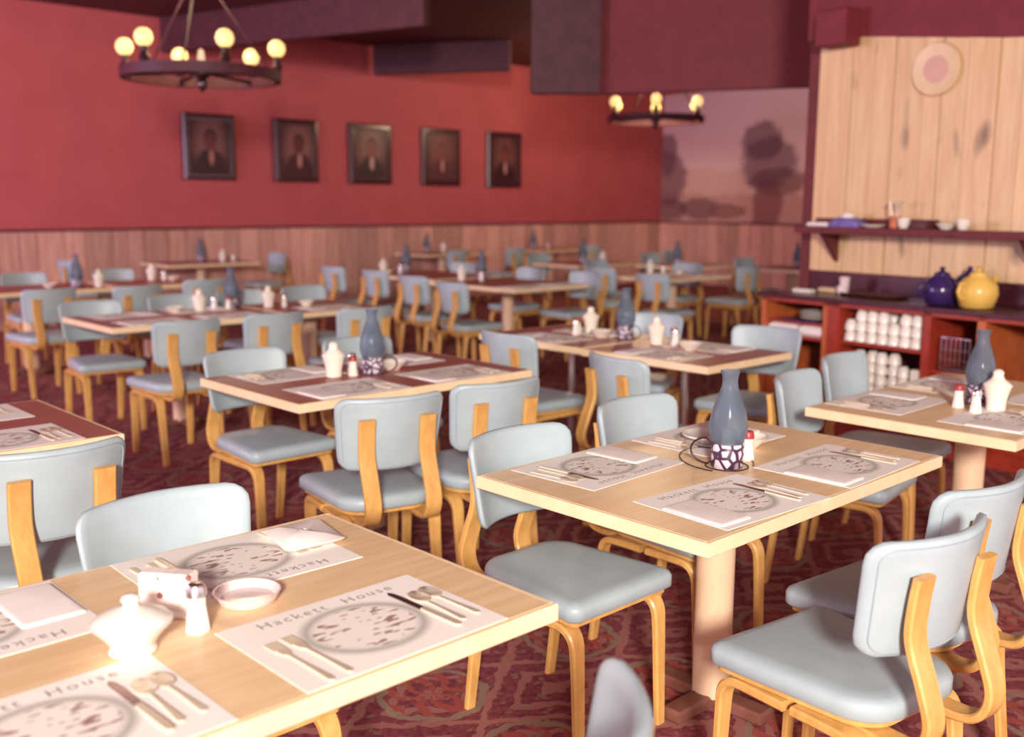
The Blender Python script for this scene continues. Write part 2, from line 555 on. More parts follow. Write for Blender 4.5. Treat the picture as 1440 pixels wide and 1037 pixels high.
# ---------------------------------------------------------------- pine panelled service wall
AN = math.radians(-7.0)
SV = Vector((math.cos(AN), math.sin(AN)))
SN = Vector((math.sin(AN), -math.cos(AN)))     # towards the diners
SO = Vector((-3.9, 6.712))
def sp(u, d):                                   # along the wall, out from it
    p = SO + SV * u + SN * d
    return (p.x, p.y)
pine = struct('wall_service', MB().box(0, 3.2, 0.0, 0.12, 0, 2.66), 'cap', None, None, (SO.x, SO.y, 0), AN)
u = 0.0
for i, w in enumerate((0.075, 0.2, 0.17, 0.16, 0.21, 0.13, 0.17, 0.2, 0.15, 0.2, 0.17, 0.22, 0.2, 0.18, 0.2, 0.2, 0.18, 0.2)):
    t = (0.018, 0.024, 0.02, 0.027)[i % 4]
    put('plank', MB().box(u + 0.003, u + w - 0.003, -t, 0, 1.03, 2.65, 0.003).mesh('plank', 'pine'), pine)
    u += w
struct('trim_4', MB().box(-0.09, -0.005, -0.01, 0.13, 0, 2.66, 0.006), 'cap', None, None, (SO.x, SO.y, 0), AN)
bk = MB()
bk.rings([[(-0.1, y_, ZC - 0.01), (3.3, y_, ZC - 0.01), (3.3, y_, 2.33), (1.3, y_, 2.5), (0.35, y_, 2.62), (-0.1, y_, 2.64)] for y_ in (0.4, -0.035)])
struct('bulkhead', bk, 'bulk', None, None, (SO.x, SO.y, 0), AN)
struct('beam', MB().box(0.09, 0.33, -0.2, -0.035, 2.56, 2.8, 0.01), 'bulk', None, None, (SO.x, SO.y, 0), AN)

# round pale disc with a pinker middle, high on the boards
pl = MB()
prof = [(0.001, 0.0), (0.15, 0.0), (0.165, 0.012), (0.16, 0.02), (0.09, 0.012), (0.001, 0.01)]
for k in range(1):
    n = 28
    pl.rings([[(r * math.cos(2 * PI * i / n), -h, r * math.sin(2 * PI * i / n)) for i in range(n)] for r, h in prof])
pr = put('wall_disc', None, None, (*sp(0.91, 0.036), 2.35), AN)
tag(pr, 'round pale disc with pinkish middle on the pine boards', 'plate')
put('rim', pl.mesh('rim', 'plate', 40), pr)
put('disc_centre', MB().rings([[(r * math.cos(2 * PI * i / 24), -h, r * math.sin(2 * PI * i / 24)) for i in range(24)] for r, h in ((0.085, 0.0125), (0.085, 0.0145), (0.001, 0.0145))]).mesh('disc_centre', 'discpink', 40), pr)['label'] = 'pinkish middle of the disc'

# wall shelf with brackets
sh = put('wall_shelf', None, None, (*sp(0.0, 0.0), 0), AN)
tag(sh, 'long dark shelf across the pine boards holding cups and linen', 'shelf')
put('board', MB().box(0.06, 2.9, -0.27, -0.03, 1.315, 1.345, 0.004).mesh('board', 'cap'), sh)
put('lip', MB().box(0.06, 2.9, -0.29, -0.27, 1.30, 1.35, 0.004).mesh('lip', 'cap'), sh)
put('back_rail', MB().box(0.06, 1.0, -0.05, -0.03, 1.345, 1.405, 0.004).mesh('back_rail', 'cap'), sh)
for u in (0.22, 1.62, 2.7):
    br = MB()
    br.rings([[(u, -0.03, 1.31), (u, -0.23, 1.31), (u, -0.03, 1.1)], [(u + 0.03, -0.03, 1.31), (u + 0.03, -0.23, 1.31), (u + 0.03, -0.03, 1.1)]])
    put('bracket', br.mesh('bracket', 'cap'), sh)

# service counter
CT = 0.90
ct = put('service_counter', None, None, (SO.x, SO.y, 0), AN)
tag(ct, 'red-brown open-fronted service counter with dark top below the pine boards', 'counter')
D0, D1 = -0.56, -0.03          # front and back (local y)
LU = 0.03
def cpart(name, mb, mat, lab=None):
    o = put(name, mb.mesh(name, mat), ct)
    if lab:
        o['label'] = lab
    return o
cpart('worktop', MB().box(LU - 0.02, 3.0, D0 - 0.03, D1, CT - 0.03, CT, 0.004), 'countertop', 'dark worktop')
cpart('backsplash', MB().box(LU, 3.0, D1, -0.005, CT - 0.03, 1.03, 0.004), 'countertop')
cpart('face_rail', MB().box(LU, 3.0, D0, D0 + 0.03, CT - 0.06, CT - 0.03, 0.003), 'counter')
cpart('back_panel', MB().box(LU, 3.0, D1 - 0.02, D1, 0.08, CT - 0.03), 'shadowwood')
cpart('plinth', MB().box(LU, 3.0, D0 + 0.02, D0 + 0.06, 0.0, 0.1), 'counter')
cpart('bottom_panel', MB().box(LU, 3.0, D0, D1 - 0.02, 0.1, 0.14, 0.003), 'counter')
for u, w, mm in ((LU, 0.04, 'orange'), (0.54, 0.035, 'orange'), (0.575, 0.09, 'counter'), (1.26, 0.05, 'counter'), (1.6, 0.05, 'orange'), (2.2, 0.05, 'counter'), (2.95, 0.05, 'counter')):
    cpart('divider', MB().box(u, u + w, D0, D1 - 0.02, 0.14, CT - 0.03, 0.003), mm)
cpart('shelf', MB().box(LU + 0.04, 0.54, D0 + 0.02, D1 - 0.02, 0.60, 0.62), 'counter')
cpart('shelf', MB().box(LU + 0.04, 0.54, D0 + 0.02, D1 - 0.02, 0.70, 0.715), 'counter')
cpart('shelf', MB().box(0.665, 1.26, D0 + 0.02, D1 - 0.02, 0.605, 0.63), 'counter')
cpart('shelf', MB().box(0.665, 1.26, D0 + 0.02, D1 - 0.02, 0.27, 0.30), 'counter')
cpart('shelf', MB().box(1.31, 1.6, D0 + 0.02, D1 - 0.02, 0.5, 0.52), 'counter')

# crockery meshes
def lathe_mesh(name, prof, mat, n=20, ang=35, cap=True):
    return MB().lathe(prof, n, cap=cap).mesh(name, mat, ang)
CUP = lathe_mesh('cup', [(0.022, 0), (0.026, 0.004), (0.038, 0.03), (0.042, 0.068), (0.0395, 0.068), (0.035, 0.03), (0.02, 0.008)], 'white', 14)
CUPI = lathe_mesh('cup', [(0.036, 0), (0.042, 0), (0.038, 0.038), (0.026, 0.064), (0.022, 0.068), (0.001, 0.066)], 'white', 14)
BOWL = lathe_mesh('bowl', [(0.028, 0), (0.032, 0.006), (0.05, 0.022), (0.066, 0.04), (0.063, 0.04), (0.046, 0.024), (0.02, 0.01)], 'milk', 22)
SAUCER = lathe_mesh('saucer', [(0.045, 0), (0.05, 0.004), (0.082, 0.018), (0.081, 0.021), (0.048, 0.009), (0.001, 0.008)], 'white', 24)
PLATE = lathe_mesh('plate', [(0.06, 0), (0.07, 0.004), (0.115, 0.016), (0.114, 0.019), (0.07, 0.009), (0.001, 0.008)], 'white', 24)
FOLD = MB().box(-0.09, 0.09, -0.06, 0.06, 0, 0.03, 0.01).mesh('napkin_stack', 'linen', 30)

def on_counter(u, d, z):
    return (*sp(u, d), z)

# inverted cups on the two open shelves
grp_u, grp_l = 'inverted cups on the upper counter shelf', 'inverted cups on the lower counter shelf'
ORD = ('first', 'second', 'third', 'fourth', 'fifth', 'sixth', 'last')
LAY = ('bottom', 'middle', 'top', 'topmost fourth')
for k in range(7):
    for lv in range(3):
        if lv == 2 and k in (0, 4):
            continue
        for row in (0, 1):
            make(('cup', CUPI), on_counter(0.72 + k * 0.0785 + row * 0.01, 0.50 - row * 0.09, 0.631 + lv * 0.0685), 0,
             'white inverted cup, %s column, %s layer, %s row, upper open shelf of the counter' % (ORD[k], LAY[lv], ('front', 'rear')[row]), 'cup', grp_u)
for k in range(6):
    for lv in range(3 if k in (0, 5) else 4):
        make(('cup', CUPI), on_counter(0.715 + k * 0.0785, 0.47 + 0.02 * (k % 2), 0.301 + lv * 0.0685), 0,
             'white inverted cup, %s column, %s layer, lower open shelf of the counter' % (ORD[k], LAY[lv]), 'cup', grp_l)
make(('napkin_box', MB().box(-0.03, 0.03, -0.06, 0.06, 0, 0.2, 0.006).mesh('napkin_box', 'white')), on_counter(1.215, 0.48, 0.301), AN,
     'tall white carton at the end of the lower cups shelf', 'carton')
# linen and plates in the end compartment
make(('linen_stack', MB().box(-0.12, 0.12, -0.1, 0.1, 0, 0.07, 0.02).mesh('linen_stack', 'linen', 40)), on_counter(0.20, 0.44, 0.621), AN,
     'folded white linen on the end compartment shelf, beside the divider-side linen', 'linen')
make(('linen_stack', MB().box(-0.09, 0.09, -0.1, 0.1, 0, 0.07, 0.02).mesh('linen_stack', 'linen', 40)), on_counter(0.43, 0.44, 0.621), AN,
     'smaller folded white linen against the orange divider of the counter', 'linen')
make(('tray', MB().box(-0.14, 0.14, -0.12, 0.12, 0, 0.012, 0.004).mesh('tray', 'bluepot')), on_counter(0.33, 0.43, 0.716), AN,
     'flat dark tray in the counter end compartment under white plates', 'tray')
for k in range(3):
    make(('plate', PLATE), on_counter(0.40, 0.43, 0.729 + k * 0.0195), 0, '%s white plate of the three piled on a dark tray' % LAY[k], 'plate', 'plates on the dark tray')
# wire rack in the third opening
rk = put('wire_rack', None, None, on_counter(1.455, 0.42, 0.521), AN)
tag(rk, 'dark grid wire rack inside the counter opening', 'rack')
put('frame', MB().tube([(-0.09, -0.1, 0.01), (0.09, -0.1, 0.01), (0.09, -0.1, 0.2), (-0.09, -0.1, 0.2)], 0.006, 6, True).mesh('frame', 'chrome'), rk)
for k in range(5):
    put('wire', MB().tube([(-0.06 + k * 0.03, -0.1, 0.01), (-0.06 + k * 0.03, -0.1, 0.2)], 0.003, 6).mesh('wire', 'chrome'), rk)
for zz in (0.07, 0.13):
    put('wire', MB().tube([(-0.09, -0.1, zz), (0.09, -0.1, zz)], 0.003, 6).mesh('wire', 'chrome'), rk)
put('tray', MB().box(-0.09, 0.09, -0.1, 0.1, 0.0, 0.008).mesh('tray', 'shadowwood'), rk)

# on the worktop
def pot_spec(mat, r, name):
    prof = [(r * 0.55, 0), (r * 0.8, 0.008), (r, r * 0.75), (r * 0.93, r * 1.15), (r * 0.7, r * 1.5), (r * 0.46, r * 1.62), (r * 0.45, r * 1.7), (0.002, r * 1.7)]
    body = lathe_mesh('body', prof, mat, 28, 60)
    lid = MB().lathe([(r * 0.43, 0), (r * 0.4, 0.012), (0.016, 0.022), (0.012, 0.03), (0.02, 0.042), (0.002, 0.05)], 20, (0, 0, r * 1.7)).mesh('lid', mat, 50)
    pts = [(-r * 0.9, 0, r * 1.25), (-r * 1.25, 0, r * 1.3), (-r * 1.42, 0, r * 0.9), (-r * 1.2, 0, r * 0.5), (-r * 0.96, 0, r * 0.5)]
    hd = MB().tube(pts, 0.011, 8).mesh('handle', mat, 60)
    sp_ = MB().tube([(r * 0.8, 0, r * 1.05), (r * 1.15, 0, r * 1.3), (r * 1.3, 0, r * 1.6)], [0.024, 0.017, 0.012], 10).mesh('spout', mat, 60)
    return (name, [('body', body), ('lid', lid), ('handle', hd), ('spout', sp_)])
make(pot_spec('bluepot', 0.105, 'coffee_pot'), on_counter(1.3, 0.15, CT + 0.001), AN + 2.2, 'dark blue round coffee pot against the backsplash, behind its twin', 'coffee pot')
make(pot_spec('bluepot', 0.108, 'coffee_pot'), on_counter(1.28, 0.425, CT + 0.001), AN + 1.2, 'shiny dark blue round coffee pot beside the yellow pot', 'coffee pot')
make(pot_spec('yellowpot', 0.116, 'coffee_pot'), on_counter(1.51, 0.425, CT + 0.001), AN + 1.4, 'yellow round pot standing at the counter edge beside dark blue pots', 'coffee pot')
make(('butter_dish', MB().box(-0.07, 0.07, -0.035, 0.035, 0, 0.035, 0.012).mesh('butter_dish', 'plate', 40)), on_counter(0.36, 0.26, CT + 0.001), AN,
     'small creamy block dish on the dark worktop behind the white one', 'dish')
make(('tray', MB().box(-0.075, 0.075, -0.03, 0.03, 0, 0.028, 0.01).mesh('tray', 'white', 40)), on_counter(0.27, 0.42, CT + 0.001), AN,
     'low white rectangular dish near the worktop front', 'dish')
TUMB = lathe_mesh('tumbler', [(0.026, 0), (0.03, 0.002), (0.036, 0.11), (0.033, 0.11), (0.027, 0.008)], 'glassclear', 16)
make(('tumbler', TUMB), on_counter(0.45, 0.22, CT + 0.001), 0, 'tall clear tumbler on the worktop beside the creamy dish', 'glass')
make(('tumbler', lathe_mesh('tumbler', [(0.03, 0), (0.036, 0.004), (0.04, 0.055), (0.037, 0.055), (0.03, 0.008)], 'glassclear', 16)), on_counter(0.50, 0.31, CT + 0.001), 0, 'squat clear glass on the worktop in front of the tall tumbler', 'glass')
rb = put('serving_tray', MB().rings([[(x, y_, 0.0) for x, y_ in rrect(0.2, 0.09, 0.05)], [(x, y_, 0.02) for x, y_ in rrect(0.225, 0.115, 0.06)], [(x, y_, 0.02) for x, y_ in rrect(0.215, 0.105, 0.055)], [(x, y_, 0.006) for x, y_ in rrect(0.19, 0.08, 0.045)]]).mesh('serving_tray', 'brownbox', 40), None, on_counter(0.74, 0.30, CT + 0.001), AN)
tag(rb, 'long dark serving tray lying on the worktop beside the pots', 'tray')

# on the wall shelf
ZS = 1.346
make(('napkin_stack', FOLD), on_counter(0.20, 0.16, ZS), AN, 'white folded napkins at the end of the wall shelf', 'napkins')
vb = put('linen_pile', None, None, on_counter(0.41, 0.17, ZS), AN)
tag(vb, 'violet folded cloth with white cap on the wall shelf', 'linen')
put('cloth', MB().rings([[(x, y_, z) for x, y_ in rrect(hx, hy, 0.03)] for hx, hy, z in ((0.12, 0.07, 0), (0.12, 0.07, 0.03), (0.075, 0.05, 0.06), (0.06, 0.045, 0.065))]).mesh('cloth', 'purple', 50), vb)
put('cap', MB().lathe([(0.045, 0.065), (0.04, 0.085), (0.02, 0.1), (0.002, 0.102)], 16).mesh('cap', 'linen', 50), vb)['label'] = 'white cap on the violet cloth'
make(('saucer', SAUCER), on_counter(0.63, 0.2, ZS), 0, 'white saucer on the wall shelf beside violet cloth', 'saucer')
cr = put('spoon_jar', None, None, on_counter(0.765, 0.16, ZS), AN)
tag(cr, 'orange-brown jar of tilted spoons on the wall shelf', 'jar')
put('jar', lathe_mesh('jar', [(0.03, 0), (0.036, 0.004), (0.04, 0.08), (0.036, 0.08), (0.03, 0.01)], 'orangeglass', 16), cr)
for dx, dy, zz in ((-0.05, 0.0, 0.17), (0.0, 0.01, 0.18), (0.05, -0.01, 0.175)):
    put('spoon', MB().tube([(dx * 0.15, dy, 0.015), (dx * 0.75, dy, 0.135), (dx, dy, zz)], [0.004, 0.004, 0.015], 8).mesh('spoon', 'steel', 60), cr)
make(('cup', CUP), on_counter(0.855, 0.2, ZS), 0, 'white cup beside the spoon jar on the wall shelf', 'cup')
make(('carton', MB().box(-0.055, 0.055, -0.05, 0.05, 0, 0.06, 0.006).mesh('carton', 'brownbox')), on_counter(0.97, 0.17, ZS), AN, 'dark brown box between white cups on the wall shelf', 'box')
make(('bowl', BOWL), on_counter(1.13, 0.17, ZS), 0, 'white bowl beside the dark box on the wall shelf', 'bowl')
make(('cup', CUP), on_counter(1.26, 0.2, ZS), 0, 'white cup past the bowl on the wall shelf', 'cup')

# ---------------------------------------------------------------- portraits
def frame_bars(h, w, t, d):
    """four mitred bars with a raised moulding; local y across, z up, x out of the wall"""
    out = []
    prof = [(0.0, 0.0), (0.02, d * 0.4), (0.1, d * 0.75), (0.24, d * 0.95), (0.4, d), (1.0, d * 0.9), (1.0, 0.0)]
    corners = [(-w, -h), (w, -h), (w, h), (-w, h)]
    for k in range(4):
        a, b2 = corners[k], corners[(k + 1) % 4]
        ra, rb_ = [], []
        for s_, dd in prof:
            f_ = lambda c: (dd, c[0] - math.copysign(s_ * t, c[0]), c[1] - math.copysign(s_ * t, c[1]))
            ra.append(f_(a))
            rb_.append(f_(b2))
        out.append(MB().rings([ra, rb_]))
    return out
PORT = [(6.45, 2.185, 0.37, 0.425, (70, 38, 38), (128, 84, 80), (112, 56, 50), (56, 28, 32), (170, 110, 104), 0.0, 'gentleman in a black coat, hung beneath the wheel chandelier'),
        (7.74, 2.185, 0.355, 0.43, (84, 46, 44), (140, 90, 86), (104, 48, 46), (70, 32, 36), (190, 130, 126), 0.03, 'man in profile with a pale chest, second in the row'),
        (8.99, 2.185, 0.38, 0.435, (78, 44, 44), (130, 88, 84), (136, 70, 62), (58, 32, 36), (206, 160, 154), 0.0, 'wide-coated man with white cravat, mid row'),
        (10.33, 2.185, 0.385, 0.44, (88, 50, 50), (124, 72, 70), (130, 72, 66), (92, 50, 54), (190, 130, 120), 0.0, 'ruddy figure with blurred coat, fourth in the row'),
        (11.67, 2.185, 0.385, 0.45, (76, 44, 46), (120, 74, 72), (128, 64, 58), (60, 32, 38), (196, 140, 138), 0.0, 'man in a dark suit, last towards the mural')]
for i, (yc, zc, w, h, bg, halo, face, coat, crav, dx, lab) in enumerate(PORT):
    r = put('framed_portrait', None, None, (XA, yc, zc))
    tag(r, 'dark framed portrait of a ' + lab, 'picture', 'portraits on the red wall')
    for bar in frame_bars(h, w, 0.085, 0.06):
        put('frame_bar', bar.mesh('frame_bar', 'frame', 25), r)
    put('canvas', MB().box(0.0, 0.04, -w + 0.08, w - 0.08, -h + 0.08, h - 0.08).mesh('canvas', portrait_mat(i, bg, halo, face, coat, crav, dx)), r)

# ---------------------------------------------------------------- chandeliers
def chandelier(loc, R, label, a0, glow=60):
    r = put('wheel_chandelier', None, None, loc)
    tag(r, label, 'chandelier', 'wagon wheel chandeliers')
    n = 40
    rim = MB()
    sec = [(R - 0.03, -0.10), (R + 0.025, -0.10), (R + 0.03, -0.015), (R - 0.025, -0.015)]
    rs = [[(q * math.cos(2 * PI * i / n), q * math.sin(2 * PI * i / n), z) for q, z in sec] for i in range(n)]
    rim.rings(rs + [rs[0]], False)
    put('rim', rim.mesh('rim', 'beam', 30), r)
    hub = put('hub', MB().lathe([(0.002, -0.2), (0.03, -0.17), (0.05, -0.12), (0.035, -0.09), (0.085, -0.06), (0.09, 0.03), (0.05, 0.06), (0.03, 0.14), (0.002, 0.16)], 20).mesh('hub', 'frame', 50), r)
    for k in range(6):
        a = a0 + k * PI / 3
        c, s_ = math.cos(a), math.sin(a)
        put('spoke', MB().tube([(0.08 * c, 0.08 * s_, -0.03), ((R - 0.03) * c, (R - 0.03) * s_, -0.05)], 0.02, 8).mesh('spoke', 'beam', 50), r)
        hold = put('lamp_holder', MB().lathe([(0.03, -0.02), (0.045, 0.02), (0.026, 0.05), (0.035, 0.1)], 14, (R * c, R * s_, 0)).mesh('lamp_holder', 'blackish', 50), r)
        put('globe', MB().lathe([(0.03, 0.1), (0.06, 0.125), (0.073, 0.165), (0.062, 0.208), (0.033, 0.235), (0.002, 0.242)], 20, (R * c, R * s_, 0)).mesh('globe', 'globe', 80), hold)
    top = ZC - loc[2]
    for k in range(3):
        a = a0 + PI / 6 + k * 2 * PI / 3
        put('chain', MB().tube([(R * math.cos(a), R * math.sin(a), -0.02), (0.02 * math.cos(a), 0.02 * math.sin(a), 0.8)], 0.008, 6).mesh('chain', 'blackish', 60), r)
    put('drop_rod', MB().tube([(0, 0, 0.78), (0, 0, top)], 0.014, 8).mesh('drop_rod', 'blackish', 60), r)
    put('ceiling_rose', MB().lathe([(0.03, top - 0.05), (0.07, top - 0.02), (0.075, top)], 16).mesh('ceiling_rose', 'blackish', 50), r)
    l = bpy.data.lights.new('chandelier_glow', 'POINT')
    l.energy = glow
    l.color = (1.0, 0.72, 0.45)
    l.shadow_soft_size = 0.4
    lo = put('chandelier_glow', l, r)
    lo.location = (0, 0, 0.5)
CA = math.radians(46.4)      # direction across the picture
chandelier((-8.26, 4.23, 2.60), 0.63, 'wagon wheel chandelier with amber globes hanging before the portraits', CA + 0.06)
chandelier((-9.46, 11.82, 2.74), 0.66, 'wagon wheel chandelier with amber globes hanging in front of the mural', math.radians(128.7), 130)

# ---------------------------------------------------------------- chair (faces +x)
def build_chair():
    fx, bx, hw, hb = 0.235, -0.215, 0.215, 0.185
    def seat_outline(k):
        pts = []
        ctrl = [(fx, -hw + 0.035, 0.035), (fx, hw - 0.035, 0.035)]
        def arc(cx_, cy_, r_, a0, a1, n=5):
            for i in range(n + 1):
                a = math.radians(a0 + (a1 - a0) * i / n)
                pts.append((cx_ + max(r_ - k, 0.002) * math.cos(a), cy_ + max(r_ - k, 0.002) * math.sin(a)))
        arc(fx - 0.04, hw - 0.04, 0.04, 0, 85)
        arc(bx + 0.11, hb - 0.11, 0.11, 95, 170, 6)
        arc(bx + 0.11, -hb + 0.11, 0.11, 190, 265, 6)
        arc(fx - 0.04, -hw + 0.04, 0.04, 275, 360)
        return pts
    rs = []
    for k, z in ((0.012, 0.412), (0.0, 0.420), (0.0, 0.448), (0.006, 0.458), (0.02, 0.465), (0.05, 0.468)):
        rs.append([(x, y_, z) for x, y_ in seat_outline(k)])
    seat = MB().rings(rs).mesh('seat', 'vinyl', 70)
    base_ = MB().rings([[(x, y_, z) for x, y_ in seat_outline(0.02)] for z in (0.398, 0.412)]).mesh('seat_board', 'ply', 40)
    # backrest
    H, Wd = 0.132, 0.199
    zc, tilt = 0.698, 0.14
    def bp(y_, zl, d):
        c = 0.072 * y_ * y_ / Wd / Wd - 0.006
        x = -0.238 + c - tilt * zl + d
        return (x, y_ * (1 + 0.06 * zl / H), zc + zl + d * 0.1)
    def ring(sc, d, shrink=0.0):
        return [bp(y_ * sc, z_ * sc, d) for y_, z_ in rrect(Wd - shrink, H - shrink, 0.05 if shrink < 0.02 else 0.035, 5)]
    t = 0.0135
    r_c = 0.045
    us = [-1, -0.985, -0.95, -0.88, -0.75, -0.6, -0.4, -0.2, 0, 0.2, 0.4, 0.6, 0.75, 0.88, 0.95, 0.985, 1]
    def dome(e, w):                       # thickness factor near an edge e metres away
        q = min(1.0, max(0.0, e / w))
        return 0.25 + 0.75 * math.sqrt(1 - (1 - q) ** 2)
    rs = []
    for k in range(15):
        zz = -H * math.cos(PI * k / 14)
        ov = abs(zz) - (H - r_c)
        hw_ = Wd if ov <= 0 else Wd - r_c + math.sqrt(max(r_c * r_c - ov * ov, 0))
        row = []
        for sg, seq in ((1, us), (-1, us[::-1])):
            for q in seq:
                th_ = t * min(dome(hw_ * (1 - abs(q)), 0.018), dome(H - abs(zz), 0.018))
                row.append(bp(hw_ * q, zz, sg * th_))
        rs.append(row)
    back = MB().rings(rs).mesh('backrest', 'vinyl', 100)
    pp = []
    for (ya, za), (yb, zb) in zip(rrect(Wd - 0.014, H - 0.014, 0.035, 5), rrect(Wd - 0.014, H - 0.014, 0.035, 5)[1:] + rrect(Wd - 0.014, H - 0.014, 0.035, 5)[:1]):
        m_ = 10 if math.hypot(yb - ya, zb - za) > 0.05 else 1
        pp += [bp(ya + (yb - ya) * q / m_, za + (zb - za) * q / m_, -t * 0.99) for q in range(m_)]
    pip = MB().tube(pp, 0.0018, 6, True).mesh('piping', 'piping', 80)
    parts = [('seat', seat), ('seat_board', base_), ('backrest', back, [('piping', pip)])]
    path = curve2([(0.06, 0.386), (-0.12, 0.386), (-0.235, 0.383), (-0.287, 0.405), (-0.305, 0.46), (-0.284, 0.53), (-0.252, 0.62), (-0.2525, 0.69), (-0.262, 0.758)], 5)
    for sgn in (-1, 1):
        parts.append(('back_support', MB().strip(path, sgn * 0.115, 0.061, 0.02).mesh('back_support', 'ply', 40)))
    wl = lambda t_: 0.055 - 0.021 * max(0, t_ - 0.3) / 0.7
    tl = lambda t_: 0.024 - 0.004 * t_
    fpath = curve2([(0.012, 0.384), (0.10, 0.384), (0.165, 0.381), (0.198, 0.352), (0.206, 0.29), (0.212, 0.15), (0.218, 0.0)], 4)
    rpath = curve2([(-0.012, 0.384), (-0.10, 0.384), (-0.155, 0.379), (-0.182, 0.352), (-0.19, 0.29), (-0.208, 0.15), (-0.228, 0.0)], 4)
    for sgn in (-1, 1):
        parts.append(('leg', MB().strip(fpath, sgn * 0.172, wl, tl).mesh('leg', 'ply', 40)))
        parts.append(('leg', MB().strip(rpath, sgn * 0.172, wl, tl).mesh('leg', 'ply', 40)))
    return ('dining_chair', parts)
CHAIR = build_chair()
G_CH = 'grey-blue bentwood dining chairs'
CHAIRS = [
    # first row
    (-1.93, 2.06, 0, 'grey-blue chair with its whole seat showing under the near corner of the tan lamp table'),
    (-2.01, 2.70, 0, 'grey-blue chair tucked in behind the tan lamp table, next to the whole-seated one'),
    (-1.98, 0.98, 0, 'grey-blue chair facing us across the pale lampless table'),
    (-1.00, 0.84, 215, 'grey-blue chair seen from above along its top edge, beside the pale lampless table'),
    (-1.09, 2.11, 172, 'pulled-out chair in front of the tan lamp table, seen from behind, seat in view'),
    (-1.17, 2.57, 174, 'chair partly hidden beyond the pulled-out chair at the tan lamp table'),
    (-1.93, 3.64, 9, 'grey-blue chair at the near corner of the tan table before the counter'),
    (-2.06, 4.23, 4, 'grey-blue chair before the cups shelves at the tan table by the counter'),
    # second row
    (-3.07, 0.98, 180, 'chair seen from behind at the red-brown table cut off by the photo edge'),
    (-3.05, 2.18, 166, 'chair seen from behind at the middle lamp table, both back supports in view'),
    (-3.02, 2.64, 172, 'chair seen from behind at the middle lamp table, half hidden by a whole-seated chair'),
    (-3.96, 2.28, 0, 'chair facing us with its seat jutting past the corner of the middle lamp table'),
    (-3.98, 2.91, 0, 'chair facing us behind the sugar pot of the middle lamp table'),
    (-3.86, 3.84, 90, 'chair with its back to us at the paired square tables, away from the counter'),
    (-2.90, 3.64, 79, 'chair with its back to us at the paired square tables, counter end'),
    (-3.86, 4.74, 292, 'chair facing us behind the blue lamp of the paired square tables'),
    (-3.05, 4.67, 277, 'chair facing us at the counter end of the paired square tables'),
    # third row
    (-5.68, 2.66, 178, 'chair seen from behind at the long red table, standing clear with its floor-length legs showing'),
    (-5.68, 3.22, 180, 'chair seen from behind at the long red table, second from its lamp-free end'),
    (-5.60, 3.85, 176, 'chair seen from behind at the mural end of the long red table'),
    (-6.70, 2.64, -4, 'chair facing us at the non-mural end corner of the long red table'),
    (-6.78, 3.29, 0, 'chair facing us behind the bowl of the long red table'),
    (-6.82, 3.83, 0, 'chair facing us behind the lamp of the long red table'),
    (-6.86, 4.41, 0, 'chair facing us at the mural end of the long red table'),
    # row along the aisle
    (-9.07, 6.22, 92, 'farthest of the four chairs lined up along the aisle, back to us'),
    (-8.29, 6.20, 90, 'third of the four aisle chairs counting from the column table, back to us'),
    (-7.45, 6.02, 92, 'second of the four aisle chairs counting from the column table, back to us'),
    (-6.65, 5.81, 90, 'nearest of the four aisle chairs, back to us, beside the column table'),
    (-6.81, 7.27, 268, 'chair facing us beyond the column table, beige underside in view'),
    (-7.59, 7.30, 270, 'chair facing us beyond the column table, next to the aisle lamp'),
    (-8.67, 7.30, 270, 'chair facing us behind the farther aisle table'),
    # tables behind, towards the mural
    (-7.20, 8.34, 90, 'chair with its back to us at the mural-side table, near the lamp with bright spot'),
    (-6.20, 7.96, 90, 'chair with its back to us at the mural-side table, above the blue bottle lamp'),
    (-7.11, 9.35, 270, 'chair facing us beyond the mural-side table, lamp side'),
    (-6.49, 9.55, 180, 'chair with its back to us between the mural-side tables, red support showing'),
    (-5.84, 10.78, 180, 'bluish chair close to the counter end, in the far dark corner'),
    (-7.98, 9.16, 0, 'bluish chair behind the mural-side table, before the far lamp table'),
    (-9.40, 9.60, 0, 'bluish chair facing us behind the far lamp table'),
    (-7.10, 10.95, 0, 'bluish chair facing us in the far corner below the mural tree'),
    (-8.62, 10.98, 0, 'bluish chair facing us below the middle of the mural'),
    (-9.01, 11.96, 0, 'bluish chair nearest the mural hills, in the farthest row'),
    # against the portrait wall
    (-8.26, 2.80, 180, 'chair seen from behind at the back table by the photo edge'),
    (-8.15, 3.44, 182, 'chair seen from behind at the back table, red support showing'),
    (-8.43, 4.17, 180, 'chair seen from behind at the small back table'),
    (-9.75, 4.07, 0, 'chair facing us at the small back table'),
    (-9.75, 3.23, 0, 'chair facing us behind the back table lamp'),
    (-11.86, 6.84, 270, 'chair standing sideways to us at the end of the wall table under the second portrait'),
    (-11.86, 4.51, 90, 'chair standing sideways at the wall table, opposite end from the second portrait'),
    (-11.23, 10.58, 180, 'chair seen from behind at the wall table under the fourth portrait'),
    (-11.18, 9.41, 180, 'chair seen from behind at the wall table, beside the wall lamp'),
    (-11.18, 12.25, 180, 'chair seen from behind at the last wall table towards the mural'),
]
for x, y, a, lab in CHAIRS:
    make(CHAIR, (x, y, 0), math.radians(a), lab, 'chair', G_CH)

